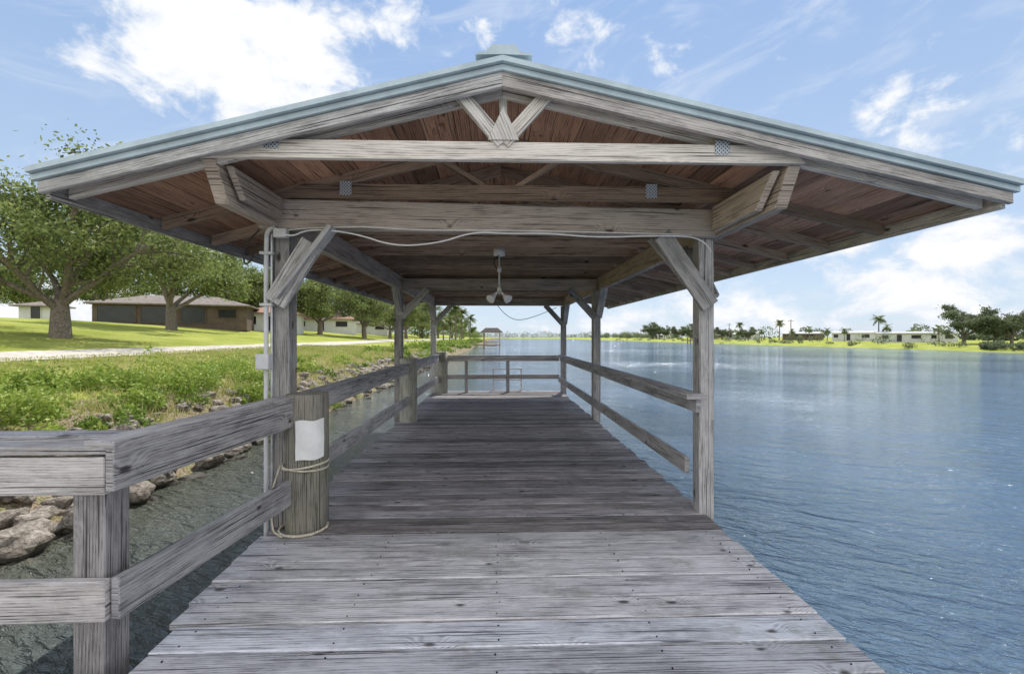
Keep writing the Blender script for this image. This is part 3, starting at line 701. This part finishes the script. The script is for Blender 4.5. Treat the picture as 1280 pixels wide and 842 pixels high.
for x in (66,69,72): 
    for s in (-1,1): mb.board((x,155+s*1.2,-2),(x,155+s*1.2,1.3),.3,.3,up=(0,1,0))
mb.board((66,154,.8),(74,154,.8),.1,.2)
mb.build('frame',M_truss,fd)
for (x,y) in ((92,140),(93,180),(94,230),(95,300)):
    mb=MB(); mb.cyl((x,y,-.2),(x,y,7),.15,.11,8,2); mb.board((x-1,y,6.5),(x+1,y,6.5),.1,.12); mb.build('utility_pole',M_bark)

# ------------------------------------------------------------------ CAMERA
YAW=1.81
cam=bpy.data.cameras.new('camera'); co=bpy.data.objects.new('camera',cam); scene.collection.objects.link(co)
co.location=(0,0,1.5); co.rotation_euler=(R(90),0,-R(YAW)); cam.sensor_width=36; cam.lens=16.0; cam.clip_start=.05; cam.clip_end=6000
scene.camera=co

# ------------------------------------------------------------------ LIGHT + SKY
SE,SA=58.0,18.0
sd=bpy.data.lights.new('sun','SUN'); so=bpy.data.objects.new('sun',sd); scene.collection.objects.link(so)
sd.energy=4.9; sd.angle=R(.5); sd.color=(1.0,.95,.87)
dv=Vector((math.sin(R(SA))*math.cos(R(SE)),math.cos(R(SA))*math.cos(R(SE)),math.sin(R(SE))))
so.rotation_euler=dv.to_track_quat('Z','Y').to_euler()
w=bpy.data.worlds.new('World'); scene.world=w; w.use_nodes=True; nt=NT(w.node_tree)
for n in list(nt.n): nt.n.remove(n)
sky=nt.new('ShaderNodeTexSky',sky_type='NISHITA'); sky.sun_disc=False; sky.sun_elevation=R(SE); sky.sun_rotation=R(SA); sky.air_density=1.0; sky.dust_density=.5; sky.ozone_density=1.3
tc=nt.new('ShaderNodeTexCoord').outputs['Generated']; X,Y,Z=nt.sep(tc)
az=nt.m('ARCTAN2',X,Y); elv=nt.m('ARCSINE',Z)
def ang(px,py):
    x=(px-640)/569; e=math.atan((421-py)/569/math.sqrt(1+x*x)); return math.atan(x)+R(YAW),e,1+x*x
mask=None
for (px,py,rx_,ry_,a) in [(300,70,150,95,.92),(230,25,110,60,.85),(375,110,60,45,.9),(470,30,120,40,.52),(760,45,170,45,.40),
      (1100,130,38,34,.52),(1195,145,80,50,.50),(1280,205,60,30,.55),(1150,345,250,66,.70),(1270,310,130,60,.80),(960,365,190,42,.68),(1000,395,450,26,.66),(100,380,200,45,.72)]:
    a0,e0,q=ang(px,py); ra=rx_/569/q; re=ry_/569/math.sqrt(q)
    dx=nt.m('MULTIPLY',nt.m('SUBTRACT',az,a0),1/(ra*1.25)); dy=nt.m('MULTIPLY',nt.m('SUBTRACT',elv,e0),1/(re*1.25))
    d2=nt.m('MULTIPLY_ADD',dx,dx,nt.m('MULTIPLY',dy,dy))
    g=nt.ramp(d2,0,1.6,a,0)
    mask=g if mask is None else nt.m('MAXIMUM',mask,g)
mask=nt.m('MAXIMUM',mask,nt.ramp(Y,.25,-.25,0,.75))  # unseen cloud cover behind the camera, added to raise the fill light
mask=nt.m('MAXIMUM',mask,nt.ramp(Z,.66,.85,0,.5))  # cloud overhead, out of frame, also added for fill
cn=nt.comb(az,nt.m('MULTIPLY',elv,1.5),0.3)
f1=nt.noise(cn,8.5,7,.60,.25)
wn=nt.noise(nt.comb(nt.m('ADD',az,elv),nt.m('MULTIPLY',nt.m('SUBTRACT',elv,nt.m('MULTIPLY',az,.25)),4.0)),3.0,4,.65,.4,dim='2D')
dens=nt.m('MULTIPLY_ADD',nt.m('SUBTRACT',f1,.5),2.5,mask)
al=nt.ramp(dens,.40,.86)
wisp=nt.ramp(wn,.46,.80,0,.42)
al=nt.m('MAXIMUM',al,wisp)
shade=nt.ramp(dens,.60,1.10,0.,1.)
base_c=nt.mix(shade,(8.1,8.6,9.4,1),(10.0,10.0,10.0,1))
ccol=nt.mix(nt.ramp(Y,.1,-.3),base_c,(16,15.8,15.6,1))  # added rear clouds made brighter than the visible ones, whiter fill under the roof
grad=nt.mix(nt.ramp(Z,-.05,.65,0,1,False),(6.6,8.0,9.6,1),(3.0,4.8,8.2,1))
skc=nt.mix(.78,sky.outputs[0],grad)
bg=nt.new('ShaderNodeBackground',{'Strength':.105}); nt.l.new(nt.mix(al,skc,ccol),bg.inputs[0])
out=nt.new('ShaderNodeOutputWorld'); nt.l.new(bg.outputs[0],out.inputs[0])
scene.view_settings.view_transform='Standard'; scene.view_settings.look='None'; scene.view_settings.exposure=0; scene.view_settings.gamma=1
